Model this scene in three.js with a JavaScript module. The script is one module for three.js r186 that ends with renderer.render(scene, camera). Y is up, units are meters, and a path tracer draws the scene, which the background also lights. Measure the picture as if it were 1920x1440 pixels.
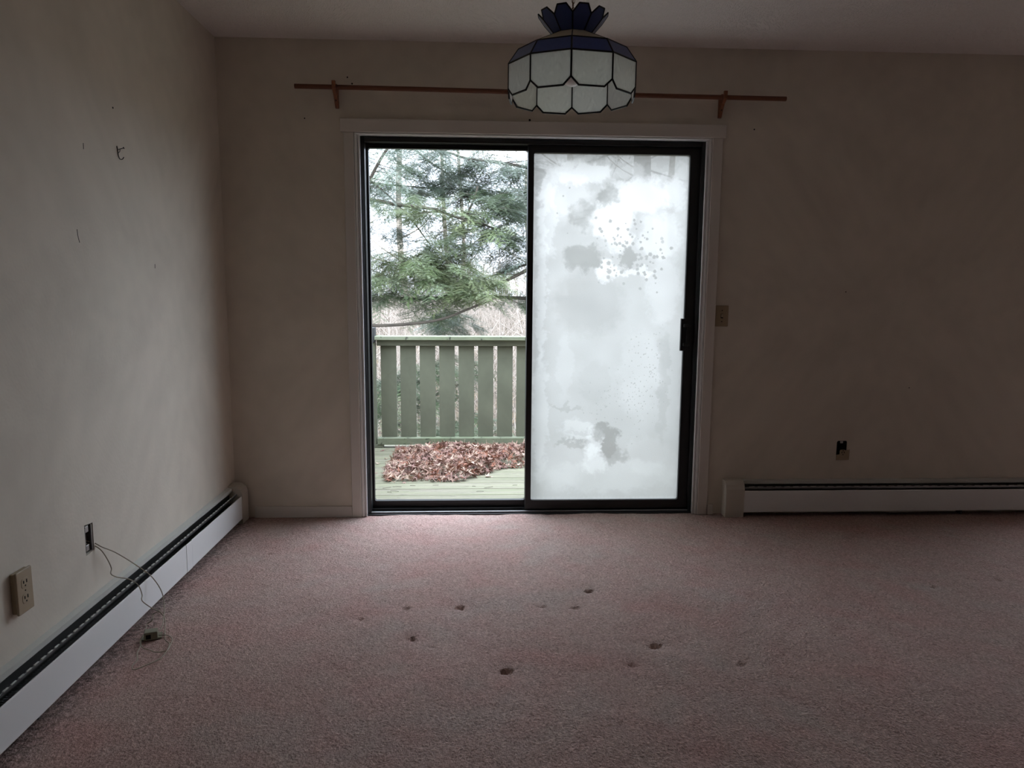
import * as THREE from 'three';
import { mergeGeometries } from 'three/addons/utils/BufferGeometryUtils.js';
import { RoundedBoxGeometry } from 'three/addons/geometries/RoundedBoxGeometry.js';
import { createNoise2D, createNoise3D } from 'simplex-noise';

// ---------------------------------------------------------------- camera, sky, exposure
const scene = new THREE.Scene();
const camera = new THREE.PerspectiveCamera(56.69, 1920 / 1440, 0.05, 300);
camera.position.set(0.611, 1.2546, 3.8415);
camera.rotation.order = 'YXZ';
camera.rotation.set(-0.133, -0.0474, 0.0068);

const renderer = new THREE.WebGLRenderer();
renderer.toneMapping = THREE.LinearToneMapping;
renderer.toneMappingExposure = 1.72;
renderer.shadowMap.enabled = true;

const SKY = 4.6;                                        // even overcast, a third as bright at the horizon as overhead
{
  const w = 64, h = 32, d = new Float32Array(w * h * 4);
  for (let j = 0; j < h; j++) {
    const up = Math.max(0, Math.sin(((j + 0.5) / h - 0.5) * Math.PI));
    const l = SKY * (1 + 1.2 * up) / 1.7;
    for (let i = 0; i < w; i++) d.set([0.88 * l, 0.985 * l, 1.15 * l, 1], (j * w + i) * 4);
  }
  const sky = new THREE.DataTexture(d, w, h, THREE.RGBAFormat, THREE.FloatType);
  sky.mapping = THREE.EquirectangularReflectionMapping;
  sky.magFilter = THREE.LinearFilter;
  sky.needsUpdate = true;
  scene.background = sky;
}

// ---------------------------------------------------------------- helpers
let seed = 20240517;
const rnd = () => { seed = (seed + 0x6d2b79f5) | 0; let t = Math.imul(seed ^ (seed >>> 15), 1 | seed); t = (t + Math.imul(t ^ (t >>> 7), 61 | t)) ^ t; return ((t ^ (t >>> 14)) >>> 0) / 4294967296; };
const rr = (a, b) => a + (b - a) * rnd();
const noise2 = createNoise2D(rnd), noise3 = createNoise3D(rnd);
const clamp = (x, a = 0, b = 1) => Math.min(b, Math.max(a, x));
const smooth = (a, b, x) => { const t = clamp((x - a) / (b - a)); return t * t * (3 - 2 * t); };
const V = (x, y, z) => new THREE.Vector3(x, y, z);
const lin = (r, g, b) => new THREE.Color().setRGB(r, g, b);

const counts = new Map();
function numbered(name) { const n = counts.get(name) ?? 0; counts.set(name, n + 1); return n ? `${name}_${String(n).padStart(3, '0')}` : name; }
function clean(g) {
  const n = g.index ? g.toNonIndexed() : g;
  for (const k of Object.keys(n.attributes)) if (!['position', 'normal', 'uv'].includes(k)) n.deleteAttribute(k);
  if (!n.attributes.uv) n.setAttribute('uv', new THREE.BufferAttribute(new Float32Array(n.attributes.position.count * 2), 2));
  return n;
}
const merge = (list) => (list.length === 1 ? list[0] : mergeGeometries(list.map(clean)));
function metric(g) {                                     // uv in metres, from the axis that a face looks along
  g = clean(g);
  const p = g.attributes.position, n = g.attributes.normal, uv = g.attributes.uv;
  for (let i = 0; i < p.count; i++) {
    const ax = Math.abs(n.getX(i)), ay = Math.abs(n.getY(i)), az = Math.abs(n.getZ(i));
    if (ay >= ax && ay >= az) uv.setXY(i, p.getX(i), p.getZ(i));
    else if (ax >= az) uv.setXY(i, p.getZ(i), p.getY(i));
    else uv.setXY(i, p.getX(i), p.getY(i));
  }
  return g;
}
function box(x0, x1, y0, y1, z0, z1, r = 0) {
  const w = x1 - x0, h = y1 - y0, d = z1 - z0;
  const g = r ? new RoundedBoxGeometry(w, h, d, 2, Math.min(r, w / 2.01, h / 2.01, d / 2.01)) : new THREE.BoxGeometry(w, h, d);
  return g.translate((x0 + x1) / 2, (y0 + y1) / 2, (z0 + z1) / 2);
}
function bar(a, b, r, sides = 6, r2 = r) {
  const d = b.clone().sub(a), g = new THREE.CylinderGeometry(r2, r, d.length(), sides);
  g.translate(0, d.length() / 2, 0).applyQuaternion(new THREE.Quaternion().setFromUnitVectors(V(0, 1, 0), d.normalize()));
  return g.translate(a.x, a.y, a.z);
}
const tube = (pts, r, n = 60, sides = 8) => new THREE.TubeGeometry(new THREE.CatmullRomCurve3(pts.map((p) => (p.isVector3 ? p : V(...p)))), n, r, sides);
function taper(pts, r0, r1, n = 24, sides = 7) {         // a limb that thins towards its end
  const c = new THREE.CatmullRomCurve3(pts.map((p) => (p.isVector3 ? p : V(...p))));
  const g = new THREE.TubeGeometry(c, n, 1, sides), p = g.attributes.position, v = V();
  for (let i = 0; i <= n; i++) {
    const o = c.getPointAt(i / n), r = r0 + (r1 - r0) * i / n;
    for (let j = 0; j <= sides; j++) { const k = i * (sides + 1) + j; v.fromBufferAttribute(p, k).sub(o).multiplyScalar(r * (1 + 0.12 * noise2(i * 0.7, j * 1.3))).add(o); p.setXYZ(k, v.x, v.y, v.z); }
  }
  return g;
}
function outline(pts) { const s = new THREE.Shape(); pts.forEach(([x, y], i) => (i ? s.lineTo(x, y) : s.moveTo(x, y))); s.closePath(); return s; }
function roundRect(x0, x1, y0, y1, r, Kind = THREE.Shape) {
  const s = new Kind();
  s.moveTo(x0 + r, y0); s.lineTo(x1 - r, y0); s.quadraticCurveTo(x1, y0, x1, y0 + r); s.lineTo(x1, y1 - r); s.quadraticCurveTo(x1, y1, x1 - r, y1);
  s.lineTo(x0 + r, y1); s.quadraticCurveTo(x0, y1, x0, y1 - r); s.lineTo(x0, y0 + r); s.quadraticCurveTo(x0, y0, x0 + r, y0);
  return s;
}
const extrude = (shape, depth, bevel = 0) => new THREE.ExtrudeGeometry(shape, { depth: depth - 2 * bevel, bevelEnabled: bevel > 0, bevelSize: bevel, bevelThickness: bevel, bevelSegments: 2, bevelOffset: -bevel, curveSegments: 6 }).translate(0, 0, bevel);

function mesh(name, geometry, material, parent, label) {
  const m = new THREE.Mesh(Array.isArray(geometry) ? merge(geometry) : geometry, material);
  m.name = parent ? name : numbered(name);
  m.castShadow = m.receiveShadow = true;
  (parent ?? scene).add(m);
  if (label) m.userData.label = label;
  return m;
}
function tag(o, label, category, group, kind) { Object.assign(o.userData, { label, category }); if (group) o.userData.group = group; if (kind) o.userData.kind = kind; return o; }
function thing(name, label, category, [x, y, z] = [0, 0, 0], group) {
  const o = new THREE.Group(); o.name = numbered(name); o.position.set(x, y, z); scene.add(o);
  return tag(o, label, category, group);
}
const structure = (o, label, category) => tag(o, label, category, undefined, 'structure');

// ---------------------------------------------------------------- textures
function dataMap(w, h, f, srgb = false) {
  const d = new Uint8Array(w * h * 4);
  for (let j = 0; j < h; j++) for (let i = 0; i < w; i++) {
    const c = f(i / w, j / h, i, j), k = (j * w + i) * 4;
    if (Array.isArray(c)) { d[k] = clamp(c[0]) * 255; d[k + 1] = clamp(c[1]) * 255; d[k + 2] = clamp(c[2]) * 255; } else d[k] = d[k + 1] = d[k + 2] = clamp(c) * 255;
    d[k + 3] = 255;
  }
  const t = new THREE.DataTexture(d, w, h);
  t.magFilter = THREE.LinearFilter; t.minFilter = THREE.LinearMipmapLinearFilter; t.wrapS = t.wrapT = THREE.RepeatWrapping;
  if (srgb) t.colorSpace = THREE.SRGBColorSpace;
  t.needsUpdate = true;
  return t;
}
const wrapNoise = (u, v, f, o = 0) => {                  // noise that repeats with u, v in 0..1
  const a = u * 2 * Math.PI, b = v * 2 * Math.PI, k = f / (2 * Math.PI);
  return noise3(Math.cos(a) * k + o, Math.sin(a) * k + Math.cos(b) * k * 0.73, Math.sin(b) * k + o * 1.7);
};
const spread = (t, s) => { t.repeat.set(1 / s, 1 / s); return t; };

const carpetGrain = new Float32Array(1024 * 1024);
for (let i = 0; i < carpetGrain.length; i++) carpetGrain[i] = rnd();
const grainAt = (i, j) => carpetGrain[((j + 1024) % 1024) * 1024 + (i + 1024) % 1024];
const tuft = (i, j) => (grainAt(i, j) * 2 + grainAt(i + 1, j) + grainAt(i, j + 1) + grainAt(i - 1, j) + grainAt(i, j - 1)) / 6;
const tuft2 = (i, j) => { let s = 0; for (let a = -2; a <= 2; a++) for (let b = -2; b <= 2; b++) s += grainAt(i + a + 300, j + b + 77); return s / 25; };
const carpetMap = spread(dataMap(1024, 1024, (u, v, i, j) => {
  const t = clamp(0.5 + (tuft(i, j) - 0.5) * 1.1 + (tuft2(i, j) - 0.5) * 1.5), m = 0.5 + 0.5 * wrapNoise(u, v, 9, 3);
  return [0.60 + 0.38 * t, 0.56 + 0.38 * t + 0.03 * m, 0.56 + 0.38 * t + 0.025 * m];
}, true), 1.6);
const carpetBump = spread(dataMap(1024, 1024, (u, v, i, j) => 0.5 + (tuft(i, j) - 0.5) * 0.9 + (tuft2(i, j) - 0.5) * 2.0 + 0.12 * wrapNoise(u, v, 30, 8)), 1.6);
const wallBump = spread(dataMap(512, 512, (u, v) => 0.5 + 0.2 * wrapNoise(u, v, 60, 1) + 0.2 * wrapNoise(u, v, 22, 5)), 0.9);
const wallMap = spread(dataMap(512, 512, (u, v) => { const n = 0.965 + 0.022 * wrapNoise(u, v, 7, 2) + 0.013 * wrapNoise(u, v, 24, 9); return [n, n, n * 0.995]; }, true), 2.3);
const popcorn = spread(dataMap(1024, 1024, (u, v, i, j) => 0.35 + 0.65 * smooth(0.15, 0.75, wrapNoise(u, v, 150, 4)) + (tuft(i, j) - 0.5) * 0.3), 1.3);
const woodMap = dataMap(512, 256, (u, v) => { const g = wrapNoise(u, v, 3, 6), s = 0.5 + 0.5 * Math.sin((v * 26 + g * 2.5) * 6.283), n = 0.82 + 0.14 * s + 0.06 * wrapNoise(u, v, 40, 1); return [n, n * 0.98, n * 0.95]; }, true);
const deckMaps = [0, 1, 2].map((k) => dataMap(512, 128, (u, v, i, j) => {     // worn painted boards: grain lines, bare flecks, green algae
  const grain = wrapNoise(u * 0.999, v, 4, 11 * k) * 0.5 + noise2(u * 14 + k * 9, v * 60) * 0.5;
  const fleck = smooth(0.5, 0.75, noise2(u * 22 + 31 * k, v * 26)) * smooth(-0.2, 0.5, noise2(u * 7 + 3 * k, v * 3 + 5));
  const algae = 0.5 + 0.5 * noise2(u * 2.2 + 7 * k, v * 1.4);
  const n = 0.86 + 0.09 * grain - 0.45 * fleck;
  return [n * (0.97 - 0.05 * algae), n, n * (0.93 - 0.08 * algae)];
}, true));
const paintMap = dataMap(256, 256, (u, v) => { const n = 0.93 + 0.05 * wrapNoise(u, v, 5, 14) + 0.02 * wrapNoise(u, v, 30, 2); return [n, n, n]; }, true);
const litterMap = spread(dataMap(512, 512, (u, v, i, j) => { const n = 0.62 + 0.2 * wrapNoise(u, v, 40, 2) + 0.5 * (tuft2(i, j) - 0.5) + 0.15 * wrapNoise(u, v, 9, 6); return [n, n * 0.93, n * 0.82]; }, true), 3);
const barkMap = dataMap(128, 512, (u, v) => { const n = 0.75 + 0.25 * wrapNoise(u, v * 3, 26, 3); return [n, n * 0.97, n * 0.93]; }, true);
const opalMap = dataMap(256, 256, (u, v) => { const n = 0.95 + 0.05 * wrapNoise(u, v, 5, 21) * wrapNoise(u, v * 2, 9, 2); return [n, n, n * 0.98]; }, true);

// ---------------------------------------------------------------- materials
const S = (o) => new THREE.MeshStandardMaterial(o), P = (o) => new THREE.MeshPhysicalMaterial(o);
const M = {
  wall: S({ color: lin(0.755, 0.68, 0.58), map: wallMap, roughness: 0.75, bumpMap: wallBump, bumpScale: 0.0006 }),
  ceiling: S({ color: lin(0.78, 0.72, 0.67), roughness: 0.95, bumpMap: popcorn, bumpScale: 0.004 }),
  carpet: S({ color: lin(1, 1, 1), map: carpetMap, vertexColors: true, roughness: 1, bumpMap: carpetBump, bumpScale: 0.004 }),
  trim: S({ color: lin(0.68, 0.63, 0.57), roughness: 0.5 }),
  bead: S({ color: lin(0.86, 0.86, 0.84), roughness: 0.4 }),
  black: S({ color: lin(0.012, 0.012, 0.013), roughness: 0.45 }),
  blackMetal: S({ color: lin(0.02, 0.02, 0.021), roughness: 0.35, metalness: 0.3 }),
  track: S({ color: lin(0.35, 0.35, 0.35), roughness: 0.45, metalness: 0.7 }),
  glass: P({ color: lin(0.97, 0.98, 0.98), transmission: 1, thickness: 0, roughness: 0, ior: 1.45 }),
  heater: S({ color: lin(0.88, 0.875, 0.86), roughness: 0.42 }),
  heaterTop: S({ color: lin(0.60, 0.60, 0.55), roughness: 0.5 }),
  heaterCap: S({ color: lin(0.62, 0.57, 0.49), roughness: 0.5 }),
  heaterIn: S({ color: lin(0.30, 0.30, 0.295), roughness: 0.32, metalness: 1 }),
  damper: S({ color: lin(0.30, 0.305, 0.31), roughness: 0.35, metalness: 1 }),
  slot: S({ color: lin(0.55, 0.55, 0.52), roughness: 0.45 }),
  rod: S({ color: lin(0.20, 0.068, 0.030), map: woodMap, roughness: 0.55 }),
  bracket: S({ color: lin(0.30, 0.11, 0.048), map: woodMap, roughness: 0.55 }),
  ivory: S({ color: lin(0.38, 0.30, 0.20), roughness: 0.4 }),
  brownPlate: S({ color: lin(0.36, 0.27, 0.17), roughness: 0.4 }),
  hole: S({ color: lin(0.012, 0.010, 0.009), roughness: 0.9 }),
  oldSteel: S({ color: lin(0.15, 0.135, 0.12), roughness: 0.6, metalness: 0.3 }),
  steel: S({ color: lin(0.42, 0.42, 0.41), roughness: 0.4, metalness: 0.8 }),
  wire: S({ color: lin(0.34, 0.29, 0.21), roughness: 0.5 }),
  jack: S({ color: lin(0.20, 0.19, 0.125), roughness: 0.5 }),
  hook: S({ color: lin(0.02, 0.018, 0.015), roughness: 0.5, metalness: 0.4 }),
  opal: P({ color: lin(0.97, 0.985, 1.0), map: opalMap, transmission: 0.93, thickness: 0, roughness: 0.98 }),
  opalTop: P({ color: lin(0.55, 0.48, 0.32), map: opalMap, transmission: 0.35, thickness: 0, roughness: 0.8 }),
  blueGlass: P({ color: lin(0.12, 0.17, 0.42), map: opalMap, transmission: 0.6, thickness: 0, roughness: 0.75 }),
  lead: S({ color: lin(0.012, 0.010, 0.010), roughness: 0.5, metalness: 0.3 }),
  bulb: S({ color: lin(0.80, 0.76, 0.74), roughness: 0.25 }),
  brass: S({ color: lin(0.22, 0.12, 0.06), roughness: 0.4, metalness: 0.8 }),
  deck: deckMaps.map((map, k) => S({ color: lin(0.252 + 0.015 * k, 0.215 + 0.012 * k, 0.182 + 0.012 * k), map, roughness: 0.8 })),
  railing: S({ color: lin(0.135, 0.142, 0.098), map: paintMap, roughness: 0.75 }),
  railingTop: S({ color: lin(0.245, 0.245, 0.20), map: deckMaps[0], roughness: 0.8 }),
  darkCap: S({ color: lin(0.02, 0.022, 0.022), roughness: 0.6 }),
  ground: S({ color: lin(0.20, 0.17, 0.135), map: litterMap, roughness: 1 }),
  bark: S({ color: lin(0.10, 0.088, 0.072), map: barkMap, roughness: 0.95 }),
  paleBark: S({ color: lin(0.56, 0.51, 0.46), map: barkMap, roughness: 0.95 }),  // colour lightened to stand in for glare on the bare trees
  brush: S({ color: lin(0.34, 0.29, 0.245), roughness: 1 }),
  needle: P({ color: lin(1, 1, 1), roughness: 0.9, transmission: 0.25, thickness: 0, side: THREE.DoubleSide }),
  leaf: [[0.28, 0.16, 0.125], [0.37, 0.235, 0.18], [0.23, 0.12, 0.098], [0.50, 0.36, 0.275], [0.26, 0.10, 0.056]].map(([r, g, b]) => P({ color: lin(r, g, b), roughness: 0.8, transmission: 0.15, thickness: 0, side: THREE.DoubleSide })),
};

// ---------------------------------------------------------------- the room
const XL = -0.716, XR = 6.4, ZR = 9.0, HC = 2.5, DW = 1.81, DH = 2.03, T = 0.16;

{ // carpeted floor: worn patches, and dents left by furniture legs pressed into the pile
  const dents = [[0.539, 1.144, 1], [1.077, 1.009, 0.9], [0.702, 1.629, 1.15], [1.238, 1.484, 1.1], [0.371, 1.404, 0.7], [0.866, 1.159, 0.5], [0.999, 1.168, 0.5], [0.16, 1.242, 0.5], [0.323, 1.151, 0.5], [2.561, 1.017, 0.6], [0.45, 1.46, 0.4], [1.13, 1.61, 0.5], [1.50, 1.62, 0.45], [-0.38, 0.55, 0.45], [2.9, 0.95, 0.5]];
  const xs = [], zs = [];
  for (let x = XL - 0.05; x < 3.2; x += 0.008) xs.push(x);
  for (let x = 3.2; x <= XR + 0.06; x += 0.1) xs.push(x);
  for (let z = -0.04; z < 2.2; z += 0.008) zs.push(z);
  for (let z = 2.2; z <= ZR + 0.06; z += 0.1) zs.push(z);
  const nx = xs.length, nz = zs.length, pos = [], col = [], uv = [], idx = [];
  for (const z of zs) for (const x of xs) {
    let y = 0.0015 * noise2(x * 9, z * 9) + 0.003 * noise2(x * 2.1 + 9, z * 2.1);
    for (const [dx, dz, s] of dents) {
      const a = Math.hypot((x - dx) / 1.35, z - dz) + 0.006 * noise2(x * 60, z * 60), r = 0.016 * (0.7 + 0.3 * s);
      if (a < 0.14) y += -0.017 * s * (1 - smooth(r * 0.3, r * 1.15, a)) - 0.005 * s * Math.exp(-((a / 0.045) ** 2)) + 0.003 * s * noise2(x * 90, z * 90) * Math.exp(-((a / 0.03) ** 2));
    }
    const red = smooth(0.05, 0.75, 0.6 * noise2(x * 1.15 + 4, z * 1.9 + 2) + 0.4 * noise2(x * 3.7, z * 4.6 + 7));
    const grey = smooth(0.0, 0.8, 0.6 * noise2(x * 0.9 - 8, z * 1.6) + 0.4 * noise2(x * 5, z * 6));
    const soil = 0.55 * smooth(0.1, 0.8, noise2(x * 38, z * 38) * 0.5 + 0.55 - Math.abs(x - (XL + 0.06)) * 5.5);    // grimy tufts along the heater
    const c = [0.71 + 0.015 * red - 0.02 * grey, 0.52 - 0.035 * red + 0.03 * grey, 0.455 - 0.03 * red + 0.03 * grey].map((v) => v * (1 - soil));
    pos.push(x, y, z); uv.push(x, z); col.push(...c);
  }
  for (let j = 0; j < nz - 1; j++) for (let i = 0; i < nx - 1; i++) { const a = j * nx + i; idx.push(a, a + nx, a + 1, a + 1, a + nx, a + nx + 1); }
  const g = new THREE.BufferGeometry();
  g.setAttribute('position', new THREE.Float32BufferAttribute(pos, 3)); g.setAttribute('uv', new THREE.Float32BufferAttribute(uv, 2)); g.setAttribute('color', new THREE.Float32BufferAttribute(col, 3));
  g.setIndex(idx); g.computeVertexNormals();
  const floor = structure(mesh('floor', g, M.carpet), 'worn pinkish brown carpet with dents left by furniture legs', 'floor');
  mesh('subfloor', box(XL - 0.06, XR + 0.06, -0.16, -0.045, -0.155, ZR + 0.06), M.paleBark, floor);
}
const ceiling = structure(mesh('ceiling', metric(box(XL - T, XR + T, HC, HC + 0.15, -T, ZR + T)), M.ceiling), 'white ceiling with a rough sprayed texture', 'ceiling');

const WIN = { x0: 3.78, x1: 5.5, y0: 0.85, y1: 2.12 };   // beyond the frame: it lights the carpet in front of the cream heater
const OUT = { x0: 2.628, x1: 2.688, y0: 0.325, y1: 0.418 }, JB = { z0: 1.413, z1: 1.465, y0: 0.347, y1: 0.451 };
const wallBack = (() => {
  const s = outline([[XL - T, -0.1], [-0.03, -0.1], [-0.03, DH + 0.025], [DW + 0.03, DH + 0.025], [DW + 0.03, -0.1], [XR + T, -0.1], [XR + T, HC], [XL - T, HC]]);
  s.holes.push(roundRect(OUT.x0, OUT.x1, OUT.y0, OUT.y1, 0.012, THREE.Path));
  s.holes.push(outline([[WIN.x0, WIN.y0], [WIN.x1, WIN.y0], [WIN.x1, WIN.y1], [WIN.x0, WIN.y1]]));
  return structure(mesh('wall_back', metric(extrude(s, T).translate(0, 0, -T)), M.wall), 'cream painted wall with the sliding glass door', 'wall');
})();
const wallLeft = (() => {
  const s = outline([[-(ZR + T), -0.1], [0, -0.1], [0, HC], [-(ZR + T), HC]]);
  s.holes.push(outline([[-JB.z1, JB.y0], [-JB.z0, JB.y0 + 0.004], [-JB.z0 + 0.001, JB.y1 - 0.003], [-JB.z1 + 0.001, JB.y1 + 0.003]]));
  return structure(mesh('wall_left', metric(extrude(s, T).rotateY(Math.PI / 2).translate(XL - T, 0, 0)), M.wall), 'cream painted wall above the long white heater', 'wall');
})();
structure(mesh('wall_right', metric(box(XR, XR + T, -0.1, HC, 0, ZR)), M.wall), 'plain cream painted wall opposite the long heater', 'wall');
structure(mesh('wall_front', metric(box(XL, XR + T, -0.1, HC, ZR, ZR + T)), M.wall), 'plain cream painted wall facing the sliding glass door', 'wall');

// small marks on the walls
for (const [x, y, r] of [[-0.058, 2.318, 0.004], [-0.035, 2.287, 0.0045], [-0.28, 2.113, 0.0035], [2.065, 2.097, 0.004], [0.876, 2.124, 0.006], [0.878, 2.114, 0.004], [3.02, 0.72, 0.003], [2.62, 1.25, 0.003]])
  mesh('nail_hole', new THREE.CylinderGeometry(r, r, 0.003, 8).rotateX(Math.PI / 2).translate(x, y, 0), M.hole, wallBack);
mesh('nail_hole', new THREE.CylinderGeometry(0.0035, 0.0035, 0.003, 8).rotateZ(Math.PI / 2).translate(XL, 1.896, 1.083), M.hole, wallLeft);
for (const pts of [[[1.440, 1.376], [1.420, 1.374], [1.397, 1.366]], [[1.345, 0.816], [1.328, 0.818]], [[1.73, 1.30], [1.71, 1.301]]])
  mesh('scratch', tube(pts.map(([y, z]) => V(XL, y, z)), 0.0013, 12, 5), M.hole, wallLeft, 'thin dark scratch');

// ---------------------------------------------------------------- trim round the door
const structMesh = (name, g, m, label, category = 'trim') => structure(mesh(name, g, m), label, category);
structMesh('trim_1', box(-0.083, -0.031, 0, 2.047, -0.005, 0.016, 0.003), M.trim, 'flat painted casing board between baseboard and door', 'door casing');
structMesh('trim_2', box(1.841, 1.897, 0, 2.047, -0.005, 0.016, 0.003), M.trim, 'flat painted casing board beside the light switch', 'door casing');
structMesh('trim_3', box(-0.098, 1.912, 2.0475, 2.114, -0.005, 0.020, 0.003), M.trim, 'flat painted head casing above the sliding door', 'door casing');
{
  const d = structMesh('trim_4', merge([box(-0.03, -0.006, 0, DH + 0.008, -T + 0.01, -0.002), box(DW + 0.0105, DW + 0.03, 0, DH + 0.008, -T + 0.01, -0.002), box(-0.03, DW + 0.03, DH + 0.008, DH + 0.0245, -T + 0.01, -0.002)]), M.bead, 'pale jamb lining round the black door frame', 'door jamb');
  for (const [a, b] of [[-0.030, -0.016], [DW + 0.016, DW + 0.030]]) mesh('bead', box(a, b, 0.001, DH + 0.015, -0.003, 0.010, 0.003), M.bead, d);
  for (const [a, b] of [[-0.011, -0.002], [DW + 0.002, DW + 0.011]]) mesh('bead', box(a, b, 0.001, DH + 0.003, -0.003, 0.006, 0.002), M.bead, d);
  mesh('bead', box(-0.030, DW + 0.030, DH + 0.0085, DH + 0.0165, -0.003, 0.010, 0.003), M.bead, d);
}
structMesh('baseboard_back', merge([box(-0.612, -0.084, 0, 0.062, -0.005, 0.013, 0.003)]), M.trim, 'low painted baseboard between corner heater and door casing', 'baseboard');
structMesh('baseboard_right', box(1.9, 1.932, 0, 0.058, -0.005, 0.012, 0.002), M.trim, 'short stub of baseboard beside the switch casing', 'baseboard');

{
  const w = new THREE.Group(); w.name = 'window_1'; scene.add(w);
  structure(w, 'wide picture window above the cream heater', 'window');
  const { x0, x1, y0, y1 } = WIN, xm = (x0 + x1) / 2;
  mesh('window_frame', [box(x0, x0 + 0.04, y0, y1, -0.10, -0.04, 0.003), box(x1 - 0.04, x1, y0, y1, -0.10, -0.04, 0.003), box(x0 + 0.04, x1 - 0.04, y1 - 0.04, y1, -0.10, -0.04, 0.003), box(x0 + 0.04, x1 - 0.04, y0, y0 + 0.04, -0.10, -0.04, 0.003), box(xm - 0.02, xm + 0.02, y0 + 0.04, y1 - 0.04, -0.10, -0.04, 0.003)], M.black, w);
  for (const [a, b] of [[x0 + 0.035, xm - 0.015], [xm + 0.015, x1 - 0.035]]) mesh('glass_pane', new THREE.PlaneGeometry(b - a, y1 - y0 - 0.07).translate((a + b) / 2, (y0 + y1) / 2, -0.07), M.glass, w);
  mesh('window_casing', [box(x0 - 0.055, x0, y0 - 0.055, y1 + 0.055, -0.003, 0.014, 0.003), box(x1, x1 + 0.055, y0 - 0.055, y1 + 0.055, -0.003, 0.014, 0.003), box(x0, x1, y1, y1 + 0.055, -0.003, 0.014, 0.003), box(x0, x1, y0 - 0.055, y0, -0.003, 0.02, 0.003)], M.trim, w);
}

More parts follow.
